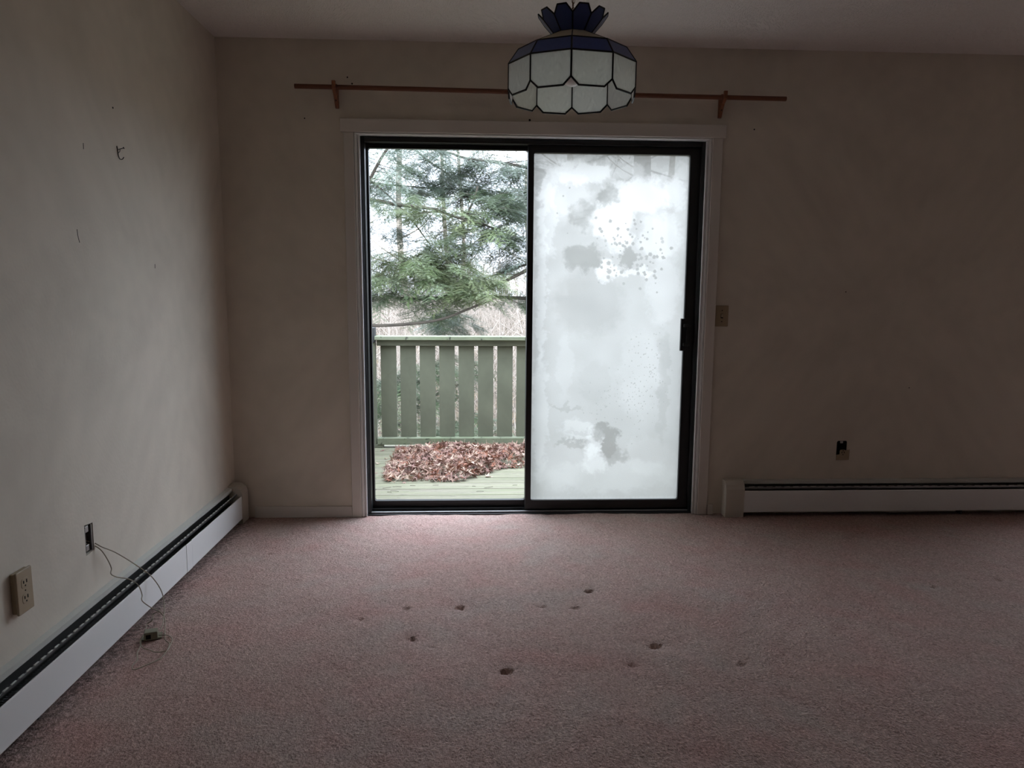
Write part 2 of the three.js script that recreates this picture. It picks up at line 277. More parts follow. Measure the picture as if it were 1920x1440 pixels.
// ---------------------------------------------------------------- sliding glass door
{
  const door = new THREE.Group(); door.name = 'door_1'; scene.add(door);
  door.position.set(-0.005, -0.010, -0.034); door.scale.set(1.008, 1.008, 1);
  structure(door, 'black aluminium sliding glass door with one fogged pane', 'glass door');
  mesh('door_frame', [box(0, 0.020, 0.0, DH, -0.125, 0.002, 0.002), box(DW - 0.020, DW, 0.0, DH, -0.125, 0.002, 0.002), box(0.02, DW - 0.02, DH - 0.026, DH, -0.125, 0.002, 0.002), box(0.02, DW - 0.02, 0.0, 0.020, -0.125, -0.001, 0.002), box(0.02, DW - 0.02, 0.02, 0.034, -0.035, -0.030), box(0.02, DW - 0.02, 0.02, 0.034, -0.09, -0.085)], M.blackMetal, door);
  mesh('sill', box(0.0, DW, 0.0, 0.016, -0.001, 0.020, 0.002), M.black, door);
  mesh('track', box(0.02, DW - 0.02, 0.019, 0.0235, -0.012, 0.004, 0.001), M.track, door, 'bright worn edge of the sill track');
  const panel = (name, x0, x1, y0, y1, g, z0, z1, glassMaterial, label, glassLabel) => {
    const s = outline([[x0, y0], [x1, y0], [x1, y1], [x0, y1]]);
    s.holes.push(roundRect(g[0], g[1], g[2], g[3], 0.012, THREE.Path));
    const f = mesh(name, extrude(s, z1 - z0).translate(0, 0, z0), M.black, door, label);
    const zc = (z0 + z1) / 2, pane = new THREE.PlaneGeometry(g[1] - g[0] + 0.012, g[3] - g[2] + 0.012).translate((g[0] + g[1]) / 2, (g[2] + g[3]) / 2, zc);
    mesh('glass_pane', pane, glassMaterial, f, glassLabel);
    return f;
  };
  panel('fixed_panel', 0.012, 0.905, 0.022, 2.008, [0.030, 0.872, 0.068, 1.984], -0.092, -0.062, M.glass, undefined, 'clear glass looking onto the deck');

  // condensation film between the panes of the sliding panel: how thick it lies, 0 bare glass to 1 dense white
  const blobs = [[430, 265, 230, 85, 0.45], [330, 420, 170, 150, 0.3], [850, 430, 210, 130, 0.5], [650, 600, 160, 130, 0.5], [700, 720, 110, 100, 0.4], [640, 960, 95, 75, 0.5], [1110, 410, 90, 110, 0.4], [850, 965, 120, 36, 0.4], [1010, 700, 160, 160, 0.35], [1050, 1080, 130, 260, 0.2], [190, 560, 60, 330, 0.25], [150, 1000, 40, 700, 0.2],
    [620, 430, 75, 70, -0.5], [450, 560, 95, 105, -0.4], [450, 860, 150, 95, -0.5], [785, 860, 50, 85, -0.5], [500, 1180, 270, 240, -0.18], [640, 160, 600, 55, -0.35], [1000, 230, 130, 60, -0.4], [720, 250, 90, 70, -0.35], [110, 300, 50, 130, -0.3],
    [640, 2140, 110, 60, -0.55], [690, 2230, 60, 90, -0.5], [700, 2330, 110, 60, -0.35], [560, 2230, 80, 120, 0.35], [430, 2130, 130, 80, 0.25], [560, 2350, 90, 120, 0.3], [1075, 1780, 48, 420, -0.14], [560, 1770, 110, 160, -0.08], [700, 2480, 520, 130, 0.16], [330, 1650, 60, 230, 0.1], [960, 2330, 190, 150, 0.1], [300, 2400, 200, 200, 0.1], [330, 1960, 120, 20, -0.2], [400, 2230, 140, 24, -0.25], [450, 2150, 120, 20, -0.15], [150, 2000, 60, 500, 0.2], [900, 1700, 160, 330, 0.12]];  // the tall narrow band paints the post's grey reflection into the film
  const drops = [];
  for (let k = 0; k < 330; k++) {
    const z = k % 3;
    const [cx, cy, sx, sy] = z === 0 ? [930, 1720, 130, 260] : z === 1 ? [760, 1900, 200, 200] : [820, 820, 200, 170];
    drops.push([cx + sx * (rnd() + rnd() + rnd() - 1.5) * 1.3, cy + sy * (rnd() + rnd() + rnd() - 1.5) * 1.3, z === 2 ? rr(4, 13) : rr(2.2, 5.0)]);
  }
  for (const [x, y, r] of [[540, 580, 10], [571, 657, 12], [775, 660, 11], [793, 694, 9], [640, 900, 16], [645, 960, 18], [640, 1000, 14], [720, 855, 11], [683, 950, 8], [860, 972, 13], [905, 965, 10], [945, 835, 15], [975, 850, 12], [880, 865, 11], [887, 908, 10], [1020, 800, 10], [1040, 855, 12], [826, 620, 11], [868, 604, 9], [345, 372, 6], [300, 430, 6], [258, 550, 6], [335, 690, 5]]) drops.push([x, y, r]);
  const FW = 512, FH = 1024, cell = 40, buckets = new Map();
  for (const d of drops) { const k = `${Math.floor(d[0] / cell)},${Math.floor(d[1] / cell)}`; if (!buckets.has(k)) buckets.set(k, []); buckets.get(k).push(d); }
  const film = new Float32Array(FW * FH);
  for (let j = 0; j < FH; j++) for (let i = 0; i < FW; i++) {
    const u = i / FW, v = 1 - j / FH, X = 78 + u * 1140, Y = 128 + v * 2540;                 // a frame of its own on the pane: 1140 across, 2540 down
    const wx = X + 26 * noise2(X / 130, Y / 130) + 12 * noise2(X / 40, Y / 40) + 6 * noise2(X / 15 + 50, Y / 15), wy = Y + 30 * noise2(X / 130 + 40, Y / 130) + 12 * noise2(X / 40, Y / 40 + 30) + 6 * noise2(X / 15, Y / 15 + 80);
    let d = 0.60 + 0.04 * noise2(X / 300, Y / 300) + 0.02 * noise2(X / 9, Y / 9);
    for (const [bx, by, rx, ry, a] of blobs) { const q = Math.hypot((wx - bx) / rx, (wy - by) / ry); if (q < 1.25) d += a * (1 - smooth(0.72, 1.22, q)) * 0.62; }
    const edge = Math.min(X - 78, 1218 - X, (Y - 128) * 0.9, 2668 - Y);
    d = clamp(d, 0.25, 1) * 1;
    d += 0.10 * (1 - smooth(4, 34, edge + 8 * noise2(X / 30, Y / 90)));
    for (let a = -1; a <= 1; a++) for (let b = -1; b <= 1; b++) for (const [x, y, r] of buckets.get(`${Math.floor(X / cell) + a},${Math.floor(Y / cell) + b}`) ?? []) {
      const q = Math.hypot(X - x, Y - y) / (r * (1 + 0.25 * noise2(X / 8, Y / 8))); if (q < 1) d = Math.min(d, 0.34 + 0.1 * q);
    }
    film[j * FW + i] = clamp(d);
  }
  const filmRough = dataMap(FW, FH, (u, v, i, j) => 0.915 + 0.075 * smooth(0.2, 0.95, film[j * FW + i]));
  const filmColor = dataMap(FW, FH, (u, v, i, j) => { const d = film[j * FW + i]; return [0.45 + 0.225 * d, 0.445 + 0.222 * d, 0.42 + 0.225 * d]; }, true);
  filmRough.wrapS = filmRough.wrapT = filmColor.wrapS = filmColor.wrapT = THREE.ClampToEdgeWrapping;
  M.fogged = P({ color: lin(1, 1, 1), map: filmColor, roughness: 1, roughnessMap: filmRough, transmission: 1, thickness: 0, ior: 1.3, specularIntensity: 0.3 });
  const sp = panel('sliding_panel', 0.872, 1.797, 0.030, 2.006, [0.903, 1.737, 0.078, 1.966], -0.055, -0.018, M.fogged, undefined, 'glass whitened by condensation between its panes');
  const hs = outline([[0, 0], [0.028, 0], [0.028, 0.176], [0, 0.176]]);
  mesh('handle', [extrude(hs, 0.020, 0.003).translate(1.716, 0.923, -0.022), box(1.745, 1.765, 0.95, 1.07, -0.022, 0.004, 0.004), box(1.728, 1.765, 1.052, 1.07, -0.022, 0.012, 0.004), box(1.728, 1.765, 0.95, 0.968, -0.022, 0.012, 0.004)], M.black, sp, 'black pull handle');
}

// ---------------------------------------------------------------- baseboard heaters
// profile in (distance from the wall, height); at() turns it into the room
function heater(name, label, at, start, len, front, capAt, slots) {
  const t = thing(name, label, 'heater');
  const strip = (pts, a, b) => {                         // an outline swept along the wall from a to b
    const g = extrude(outline(pts), b - a);
    return at(g, a, b);
  };
  const slab = (u0, y0, u1, y1, h, a, b) => strip([[u0, y0], [u1, y1], [u1, y1 + h], [u0, y0 + h]], a, b);
  mesh('back_panel', slab(0.001, 0.02, 0.006, 0.02, 0.174, start, len), M.heaterIn, t);
  mesh('top_cover', strip([[0.001, 0.197], [0.019, 0.194], [0.0205, 0.1775], [0.0220, 0.1775], [0.0220, 0.196], [0.001, 0.2]], start, len), M.heaterTop, t);
  mesh('damper', strip([[0.0450, 0.1560], [0.0450, 0.1662], [0.0470, 0.1662], [0.0470, 0.1560]], start, len), M.damper, t);
  for (let k = 0; k < slots.n; k++) { const a = slots.from + k * slots.step; mesh('slot_edge', strip([[0.0438, 0.1660], [0.0482, 0.1660], [0.0482, 0.1690], [0.0438, 0.1690]], a, a + slots.step * 0.62), M.slot, t); }
  const fins = [slab(0.030, 0.075, 0.042, 0.075, 0.012, start + 0.1, len)];          // a pipe carrying thin upright fins
  for (let a = start + 0.12; a < len - 0.02; a += 0.012) fins.push(slab(0.012, 0.045, 0.060, 0.045, 0.075, a, a + 0.0006));
  mesh('heating_element', fins, M.heaterIn, t, 'finned pipe inside the heater');
  for (const [a, b, d] of front) mesh('front_panel', strip([[0.0665 + d, 0.030], [0.0700 + d, 0.030], [0.0710 + d, 0.148], [0.0700 + d, 0.1515], [0.0670 + d, 0.1515]], a, b), M.heater, t);
  const cap = extrude(outline([[0.001, 0], [0.073, 0], [0.075, 0.16], [0.066, 0.186], [0.04, 0.204], [0.001, 0.206]]), capAt[1] - capAt[0], 0.002);
  mesh('end_cap', at(cap, capAt[0], capAt[1]), M.heaterCap, t);
  for (const a of front.slice(-1)) for (const q of [0.3, 0.7]) mesh('support_foot', slab(0.01, 0.001, 0.05, 0.001, 0.06, a[0] + (a[1] - a[0]) * q, a[0] + (a[1] - a[0]) * q + 0.01), M.heaterIn, t);
  return t;
}

heater('baseboard_heater', 'long white baseboard heater under the open wire box, with a panel seam', (g, a) => g.translate(XL, 0, a), 0.02, 4.2,
  [[0.105, 0.775, 0], [0.7805, 0.838, 0.002], [0.8395, 4.2, 0.0005]], [0.018, 0.112], { from: 0.13, step: 0.034, n: 70 });
heater('baseboard_heater', 'cream baseboard heater under the broken outlet, with a boxy end cap', (g, a, b) => g.rotateY(-Math.PI / 2).translate(b, 0, 0), 2.0, 6.3,
  [[2.082, 6.3, 0]], [1.981, 2.086], { from: 2.12, step: 0.05, n: 34 });

// ---------------------------------------------------------------- curtain rod and its two brackets
{
  const r = mesh('curtain_rod', [tube([[-0.309, 2.2525, 0.066], [0.3, 2.2495, 0.066], [0.9, 2.2445, 0.066], [1.5, 2.2405, 0.066], [2.199, 2.2375, 0.066]], 0.0115, 30, 10), bar(V(-0.3095, 2.2525, 0.066), V(-0.3085, 2.2525, 0.066), 0.0115, 10), bar(V(2.1985, 2.2375, 0.066), V(2.1995, 2.2375, 0.066), 0.0115, 10)], M.rod);
  tag(r, 'long thin reddish brown wooden curtain rod above the door', 'curtain rod');
  const shape = outline([[0.001, -0.088], [0.012, -0.088], [0.03, -0.06], [0.055, -0.030], [0.094, -0.010], [0.094, 0.026], [0.080, 0.026], [0.080, -0.001], [0.074, -0.009], [0.066, -0.0125], [0.058, -0.009], [0.052, -0.001], [0.052, 0.020], [0.001, 0.022]]);
  for (const [x, y, label] of [[-0.112, 2.2512, 'wooden bracket holding the curtain rod above the tall baseboard stretch'], [1.874, 2.2388, 'wooden bracket holding the curtain rod above the light switch']]) {
    const b = thing('rod_bracket', label.replace('above the tall baseboard stretch', 'below two nail holes'), 'bracket', [x, y, 0], 'curtain rod brackets');
    mesh('bracket_arm', extrude(shape, 0.018, 0.0015).rotateY(-Math.PI / 2).translate(0.009, 0, 0), M.bracket, b);
    mesh('screw', new THREE.SphereGeometry(0.0035, 8, 6).translate(0.0, -0.055, 0.0345), M.hole, b);
  }
}

// ---------------------------------------------------------------- switch, outlets, open box
{
  const t = thing('light_switch', 'tan toggle light switch plate beside the door casing', 'light switch', [1.935, 1.115, 0]);
  mesh('switch_plate', extrude(roundRect(-0.036, 0.036, -0.057, 0.057, 0.005), 0.007, 0.002), M.brownPlate, t);
  mesh('toggle', [box(-0.005, 0.005, -0.006, 0.012, 0.006, 0.016, 0.002)], M.ivory, t);
  mesh('toggle_slot', box(-0.0065, 0.0065, -0.012, 0.013, 0.0055, 0.0078), M.hole, t);
  for (const y of [0.030, -0.030]) mesh('screw', new THREE.CylinderGeometry(0.003, 0.003, 0.002, 10).rotateX(Math.PI / 2).translate(0, y, 0.0072), M.hole, t);
}
function receptacle(parent, y, mat, z) {                 // one socket face with its slots, looking along +z
  const f = mesh('socket', extrude(roundRect(-0.0165, 0.0165, y - 0.0145, y + 0.0145, 0.010), 0.0035, 0.001).translate(0, 0, z), mat, parent);
  for (const [x, h] of [[-0.0068, 0.0042], [0.0068, 0.0050]]) mesh('socket_slot', box(x - 0.0019, x + 0.0019, y + 0.0035 - h, y + 0.0035 + h, z + 0.003, z + 0.0042), M.hole, f);
  mesh('socket_slot', new THREE.CylinderGeometry(0.0026, 0.0026, 0.0012, 10).rotateX(Math.PI / 2).translate(0, y - 0.0085, z + 0.0036), M.hole, f);
}
{
  const t = thing('wall_outlet', 'ivory double outlet on a raised box above the heater', 'outlet', [XL, 0.382, 1.821]);
  t.rotation.y = Math.PI / 2;
  mesh('raised_box', extrude(roundRect(-0.033, 0.033, -0.060, 0.060, 0.004), 0.014, 0.003), M.ivory, t);
  mesh('outlet_plate', extrude(roundRect(-0.035, 0.035, -0.0635, 0.0635, 0.004), 0.007, 0.002).translate(0, 0, 0.014), M.ivory, t);
  for (const y of [0.024, -0.022]) receptacle(t, y, M.ivory, 0.0185);
  mesh('screw', new THREE.CylinderGeometry(0.0022, 0.0022, 0.001, 10).rotateX(Math.PI / 2).translate(0, 0.001, 0.0212), M.hole, t);
}
{
  const t = thing('wall_outlet', 'broken tan outlet with a dark open box above the heater', 'outlet', [0, 0, 0]);
  const { x0, x1, y0, y1 } = OUT, d = -0.062;
  mesh('outlet_box', [box(x0 + 0.001, x1 - 0.001, y0 + 0.001, y1 - 0.001, d, d + 0.003), box(x0 + 0.0006, x0 + 0.003, y0 + 0.002, y1 - 0.002, d, -0.004), box(x1 - 0.003, x1 - 0.0006, y0 + 0.002, y1 - 0.002, d, -0.004), box(x0 + 0.002, x1 - 0.002, y1 - 0.003, y1 - 0.0006, d, -0.004), box(x0 + 0.002, x1 - 0.002, y0 + 0.0006, y0 + 0.003, d, -0.004)], M.hole, t);
  mesh('mounting_ear', box(x0 + 0.023, x0 + 0.040, y1 - 0.016, y1 - 0.002, -0.012, -0.006, 0.003), M.steel, t);
  mesh('broken_plate', extrude(outline([[x0 - 0.001, 0.308], [x1 + 0.013, 0.310], [x1 + 0.014, 0.368], [x1 + 0.001, 0.366], [x1 - 0.012, 0.362], [x1 - 0.020, 0.352], [x1 - 0.032, 0.344], [x0 + 0.014, 0.341], [x0 - 0.001, 0.338]]), 0.006, 0.0015).translate(0, 0, 0.0005), M.brownPlate, t);
  const g = new THREE.Group(); g.name = 'lower_socket'; g.position.set((x0 + x1) / 2 + 0.004, 0.351, 0.001); t.add(g);
  const f = mesh('socket', extrude(roundRect(-0.0165, 0.0165, -0.020, 0.017, 0.010), 0.009, 0.002), M.brownPlate, g);
  void f;
  for (const x of [-0.0065, 0.0065]) mesh('socket_slot', box(x - 0.002, x + 0.002, -0.002, 0.007, 0.0086, 0.0098), M.hole, g);
  mesh('socket_slot', new THREE.CylinderGeometry(0.003, 0.003, 0.0012, 10).rotateX(Math.PI / 2).translate(0, -0.010, 0.0092), M.hole, g);
  mesh('socket_slot', new THREE.CylinderGeometry(0.003, 0.003, 0.0012, 10).rotateX(Math.PI / 2).translate(0, 0.012, 0.0092), M.hole, g);
}
{
  const t = thing('junction_box', 'open metal wire box cut into the wall above the heater', 'wire box');
  const { z0, z1, y0, y1 } = JB, x = XL, d = -0.06;
  mesh('box_shell', [box(x + d, x + d + 0.003, y0 + 0.004, y1 - 0.004, z0 + 0.001, z1 - 0.001), box(x + d, x - 0.006, y0 + 0.005, y1 - 0.004, z0 + 0.001, z0 + 0.003), box(x + d, x - 0.006, y0 + 0.005, y1 - 0.004, z1 - 0.003, z1 - 0.001), box(x + d, x - 0.006, y1 - 0.006, y1 - 0.0035, z0 + 0.002, z1 - 0.002), box(x + d, x - 0.006, y0 + 0.0045, y0 + 0.007, z0 + 0.002, z1 - 0.002)], M.oldSteel, t);
  mesh('mounting_ear', box(x - 0.012, x - 0.007, y1 - 0.030, y1 - 0.008, z0 + 0.014, z0 + 0.034, 0.002), M.steel, t);
  mesh('mounting_ear', box(x - 0.012, x - 0.007, y0 + 0.009, y0 + 0.030, z0 + 0.016, z0 + 0.034, 0.002), M.steel, t);
  mesh('box_rim', [box(x - 0.006, x - 0.002, y0 + 0.008, y1 - 0.008, z0 + 0.004, z0 + 0.007), box(x - 0.006, x - 0.002, y0 + 0.03, y1 - 0.012, z1 - 0.008, z1 - 0.006)], M.steel, t);
}

// ---------------------------------------------------------------- loose telephone wire and its jack
{
  const F = 0.0065;
  const w1 = [[-0.755, 0.395, 1.435], [-0.72, 0.374, 1.408], [-0.70, 0.355, 1.397], [-0.685, 0.314, 1.341], [-0.655, 0.222, 1.245], [-0.628, 0.155, 1.193], [-0.60, 0.095, 1.187], [-0.57, 0.055, 1.239], [-0.555, 0.035, 1.286], [-0.543, 0.022, 1.328], [-0.556, 0.012, 1.361], [-0.590, F, 1.366], [-0.588, F, 1.392], [-0.560, F, 1.445], [-0.527, F, 1.465], [-0.496, F, 1.481], [-0.466, F, 1.471], [-0.468, F, 1.441], [-0.485, F, 1.383], [-0.514, F, 1.358], [-0.535, 0.014, 1.372]];
  const w2 = [[-0.755, 0.388, 1.440], [-0.72, 0.364, 1.408], [-0.70, 0.348, 1.405], [-0.69, 0.30, 1.381], [-0.684, 0.266, 1.373], [-0.676, 0.255, 1.394], [-0.668, 0.239, 1.381], [-0.648, 0.208, 1.331], [-0.632, 0.172, 1.299], [-0.618, 0.137, 1.303], [-0.608, 0.125, 1.327], [-0.58, 0.095, 1.322], [-0.575, 0.05, 1.265], [-0.559, 0.03, 1.268], [-0.538, F, 1.315], [-0.500, F + 0.003, 1.400], [-0.474, F + 0.004, 1.430], [-0.463, F + 0.004, 1.471], [-0.465, F, 1.525], [-0.496, F, 1.572], [-0.52, F, 1.594], [-0.536, F, 1.567], [-0.537, F, 1.533], [-0.559, F, 1.486], [-0.570, F, 1.440], [-0.590, F, 1.395], [-0.592, 0.014, 1.378]];
  const w3 = [[-0.590, F, 1.372], [-0.612, F + 0.002, 1.300], [-0.623, F, 1.268], [-0.605, 0.020, 1.262], [-0.614, 0.030, 1.240], [-0.598, 0.040, 1.243], [-0.578, 0.050, 1.262]];
  const w = thing('telephone_wire', 'thin tan wire looping from the open wall box onto carpet', 'wire');
  for (const p of [w1, w2, w3]) mesh('wire_strand', tube(p, 0.0019, p.length * 9, 7), M.wire, w);
  const j = thing('phone_jack', 'small olive plastic phone jack lying tangled in wire', 'phone jack', [-0.561, 0.003, 1.374]);
  j.rotation.y = 0.35;
  mesh('jack_body', extrude(roundRect(-0.022, 0.022, 0, 0.030, 0.005), 0.034, 0.002).translate(0, 0, -0.017), M.jack, j);
  mesh('jack_opening', box(-0.016, 0.0, 0.006, 0.022, 0.016, 0.0178), M.hole, j);
  mesh('base_plate', box(-0.03, 0.034, 0, 0.004, -0.034, 0.012, 0.001), M.jack, j);
}

// ---------------------------------------------------------------- picture hook
{
  const t = thing('picture_hook', 'small dark wire picture hook nailed to the wall', 'hook', [XL, 1.74, 1.067]);
  mesh('hook_wire', tube([[0.001, 0.024, 0.006], [0.002, 0.010, 0.003], [0.003, -0.012, 0.001], [0.006, -0.021, -0.001], [0.012, -0.021, -0.006], [0.016, -0.013, -0.010]], 0.0016, 30, 6), M.hook, t);
  mesh('hook_wire', tube([[0.003, 0.012, 0.003], [0.006, 0.015, -0.006], [0.004, 0.006, -0.006], [0.003, 0.001, 0.001]], 0.0013, 20, 6), M.hook, t);
  mesh('nail', bar(V(-0.01, 0.008, 0.003), V(0.018, 0.020, -0.009), 0.0014), M.hook, t);
  mesh('nail_head', bar(V(0.017, 0.0195, -0.0085), V(0.0195, 0.0207, -0.0097), 0.0036, 10), M.hook, t);
}

// ---------------------------------------------------------------- leaded glass pendant lamp
{
  const t = thing('pendant_lamp', 'ten-sided leaded glass pendant lamp with blue crown and white panels', 'lamp', [0.979, 1.995, 0.9]);
  t.rotation.x = 0.028;                                  // hangs a little askew
  const N = 10, R = 0.256, turn = Math.PI / 2 + 0.135;
  const ring = (k, r, y) => V(Math.cos(turn + k * 2 * Math.PI / N) * r, y - 1.995, Math.sin(turn + k * 2 * Math.PI / N) * r);
  const lead = [];
  const edge = (a, b, r = 0.0038) => lead.push(bar(a, b, r, 6), new THREE.SphereGeometry(r, 6, 4).translate(a.x, a.y, a.z));
  const pane = (name, pts, material, label) => {          // a flat glass slab 3 mm thick, its corners in order
    const c = pts.reduce((s, p) => s.add(p), V(0, 0, 0)).divideScalar(pts.length);
    const n = pts[1].clone().sub(pts[0]).cross(pts[2].clone().sub(pts[0])).normalize();
    if (n.dot(V(c.x, 0, c.z)) < 0) { pts = [...pts].reverse(); n.negate(); }
    const ex = pts[1].clone().sub(pts[0]).normalize(), ey = n.clone().cross(ex);
    const s = outline(pts.map((p) => { const q = p.clone().sub(c); return [q.dot(ex), q.dot(ey)]; }));
    const g = extrude(s, 0.003).translate(0, 0, -0.0015), uv = g.attributes.uv;
    for (let i = 0; i < uv.count; i++) uv.setXY(i, uv.getX(i) * 4 + c.x * 3, uv.getY(i) * 4 + c.z * 3);
    g.applyMatrix4(new THREE.Matrix4().makeBasis(ex, ey, n).setPosition(c));
    mesh(name, g, material, t, label);
  };
  const mid = (a, b, f) => a.clone().lerp(b, f);
  for (let k = 0; k < N; k++) {
    const a0 = ring(k, R, 2.119), b0 = ring(k + 1, R, 2.119), a1 = ring(k, R, 2.026), b1 = ring(k + 1, R, 2.026), a2 = ring(k, R, 1.998), b2 = ring(k + 1, R, 1.998);
    const la = mid(a2, b2, 0.19), lb = mid(a2, b2, 0.81);
    pane('side_panel', [a0, a1, la, lb, b1, b0], M.opal, 'milky white glass panel with clipped lower corners');
    for (const [p, q] of [[a0, b0], [a0, a1], [a1, la], [la, lb], [lb, b1]]) edge(p, q);
    const c0 = ring(k, 0.217, 2.174), d0 = ring(k + 1, 0.217, 2.174);
    pane('band_panel', [c0, a0, b0, d0], M.blueGlass, 'blue glass band panel');
    edge(c0, d0); edge(c0, a0);
    const e0 = ring(k, 0.074, 2.240), f0 = ring(k + 1, 0.074, 2.240);
    pane('top_panel', [e0, c0, d0, f0], M.opalTop, 'cream glass top panel');
    edge(e0, f0); edge(e0, c0, 0.0030);
    const p0 = ring(k, 0.118, 2.289), q0 = ring(k + 1, 0.118, 2.289), p1 = ring(k, 0.1415, 2.315), q1 = ring(k + 1, 0.1415, 2.315);
    const pa = mid(p1, q1, 0.3), pb = mid(p1, q1, 0.7), in0 = p0, in1 = q0;
    pane('crown_petal', [e0, in0, pa, pb, in1, f0], M.blueGlass, 'dark blue glass petal of the crown');
    for (const [p, q] of [[e0, in0], [f0, in1], [in0, pa], [pa, pb], [pb, in1]]) edge(p, q, 0.0032);
  }
  mesh('leading', lead, M.lead, t, 'black lead strips between the panels');
  mesh('bulb', new THREE.LatheGeometry([[0.0, -0.042], [0.018, -0.038], [0.033, -0.027], [0.040, -0.008], [0.040, 0.006], [0.033, 0.024], [0.021, 0.042], [0.014, 0.058], [0.013, 0.066]].map(([x, y]) => new THREE.Vector2(x, y)), 24).translate(0, 0.096, 0), M.bulb, t, 'white globe bulb, not lit');
  mesh('socket', new THREE.LatheGeometry([[0.001, 0.155], [0.018, 0.155], [0.018, 0.20], [0.026, 0.215], [0.030, 0.255], [0.012, 0.275], [0.004, 0.295]].map(([x, y]) => new THREE.Vector2(x, y)), 20), M.brass, t);
  const links = [];
  for (let k = 0; k < 11; k++) links.push(new THREE.TorusGeometry(0.0085, 0.0014, 6, 14).scale(0.75, 1.35, 1).rotateY(k % 2 ? Math.PI / 2 : 0).translate(0, 0.300 + k * 0.0185, 0));
  mesh('chain', links, M.brass, t, 'thin dark hanging chain');
  mesh('cord', tube([[0, 0.24, 0.001], [0.004, 0.30, 0.002], [-0.002, 0.36, -0.002], [0.003, 0.42, 0.002], [0, 0.49, 0]], 0.0022, 30, 6), M.brass, t);
  mesh('ceiling_canopy', new THREE.LatheGeometry([[0.001, 0.478], [0.02, 0.480], [0.045, 0.488], [0.058, 0.5015]].map(([x, y]) => new THREE.Vector2(x, y)), 24), M.brass, t);
}

// ---------------------------------------------------------------- deck, railing
const DY = -0.1, RZ = -2.2;
{
  const d = thing('deck', 'weathered pale green plank deck outside the glass door', 'deck');
  let z = -0.175, k = 0;
  while (z > RZ - 0.12) {
    const w = 0.138, g = metric(box(-0.42, 2.44, DY - 0.035 - 0.002 * (k % 2), DY - 0.0015 * rnd(), z - w, z, 0.004)), uv = g.attributes.uv, o = rnd();
    for (let i = 0; i < uv.count; i++) uv.setXY(i, uv.getX(i) * 0.45 + o, (uv.getY(i) + z) / 0.14 + o);
    mesh('plank', g, M.deck[k % 3], d);
    z -= w + 0.006; k++;
  }
  mesh('rim_joist', box(-0.42, 2.44, DY - 0.28, DY - 0.037, z + 0.03, z + 0.07), M.railing, d);
  for (const x of [-0.35, 0.5, 1.5, 2.35]) mesh('joist', box(x - 0.02, x + 0.02, DY - 0.22, DY - 0.037, z + 0.07, -0.17), M.railing, d);
  for (const x of [-0.3, 2.3]) mesh('deck_post', box(x - 0.05, x + 0.05, -2.6, DY - 0.22, RZ - 0.04, RZ + 0.06), M.railing, d);
}
{
  const r = thing('deck_railing', 'olive green board railing with a flat cap along the deck edge', 'railing');
  mesh('cap_rail', metric(box(-0.255, 2.33, 0.822, 0.856, RZ - 0.05, RZ + 0.075, 0.006)), M.railingTop, r);
  mesh('top_rail', metric(box(-0.245, 2.31, 0.772, 0.8215, RZ - 0.015, RZ + 0.025, 0.003)), M.railing, r);
  mesh('bottom_rail', metric(box(-0.25, 2.31, -0.072, -0.016, RZ - 0.03, RZ + 0.05, 0.004)), M.railingTop, r);
  for (let k = 0; k < 16; k++) {
    const x = -0.219 + k * 0.165, g = metric(box(x, Math.min(x + 0.132, 2.25), -0.0155, 0.79, RZ - 0.04, RZ - 0.0155, 0.002));
    const uv = g.attributes.uv, o = rnd();
    for (let i = 0; i < uv.count; i++) { const a = uv.getX(i), b = uv.getY(i); uv.setXY(i, b * 0.5 + o, a * 0.9 + o); }
    mesh('slat', g, M.railing, r);
  }
  mesh('post', metric(box(-0.325, -0.256, DY, 0.80, RZ - 0.03, RZ + 0.04, 0.004)), M.railing, r);
  mesh('post_cap', box(-0.335, -0.2565, 0.80, 0.925, RZ - 0.04, RZ + 0.05, 0.004), M.darkCap, r, 'dark cap of the corner post');
  mesh('post', metric(box(2.255, 2.32, DY, 0.82, RZ + 0.026, RZ + 0.09, 0.004)), M.railing, r);
  mesh('base_block', box(-0.29, -0.2, DY, -0.0725, RZ - 0.02, RZ + 0.045, 0.003), M.railing, r);
  mesh('base_block', box(1.02, 1.08, DY, -0.0725, RZ - 0.02, RZ + 0.02, 0.003), M.railing, r);
}
for (const [x, s, label] of [[-0.325, -1, 'side railing of green boards meeting the dark-capped post'], [2.32, 1, 'side railing of green boards behind the fogged glass']]) {
  const r = thing('side_railing', label, 'railing'), a = Math.min(x, x + s * 0.04), b = Math.max(x, x + s * 0.04);
  mesh('cap_rail', box(a - 0.03, b + 0.03, 0.822, 0.856, RZ + 0.09, -0.2, 0.005), M.railingTop, r);
  mesh('bottom_rail', box(a, b, DY, -0.016, RZ + 0.092, -0.2, 0.004), M.railing, r);
  for (let z = RZ + 0.1, k = 0; k < 11; k++, z += 0.165) mesh('slat', box(a + 0.008, b - 0.008, -0.0155, 0.8215, z, z + 0.132, 0.002), M.railing, r);
}

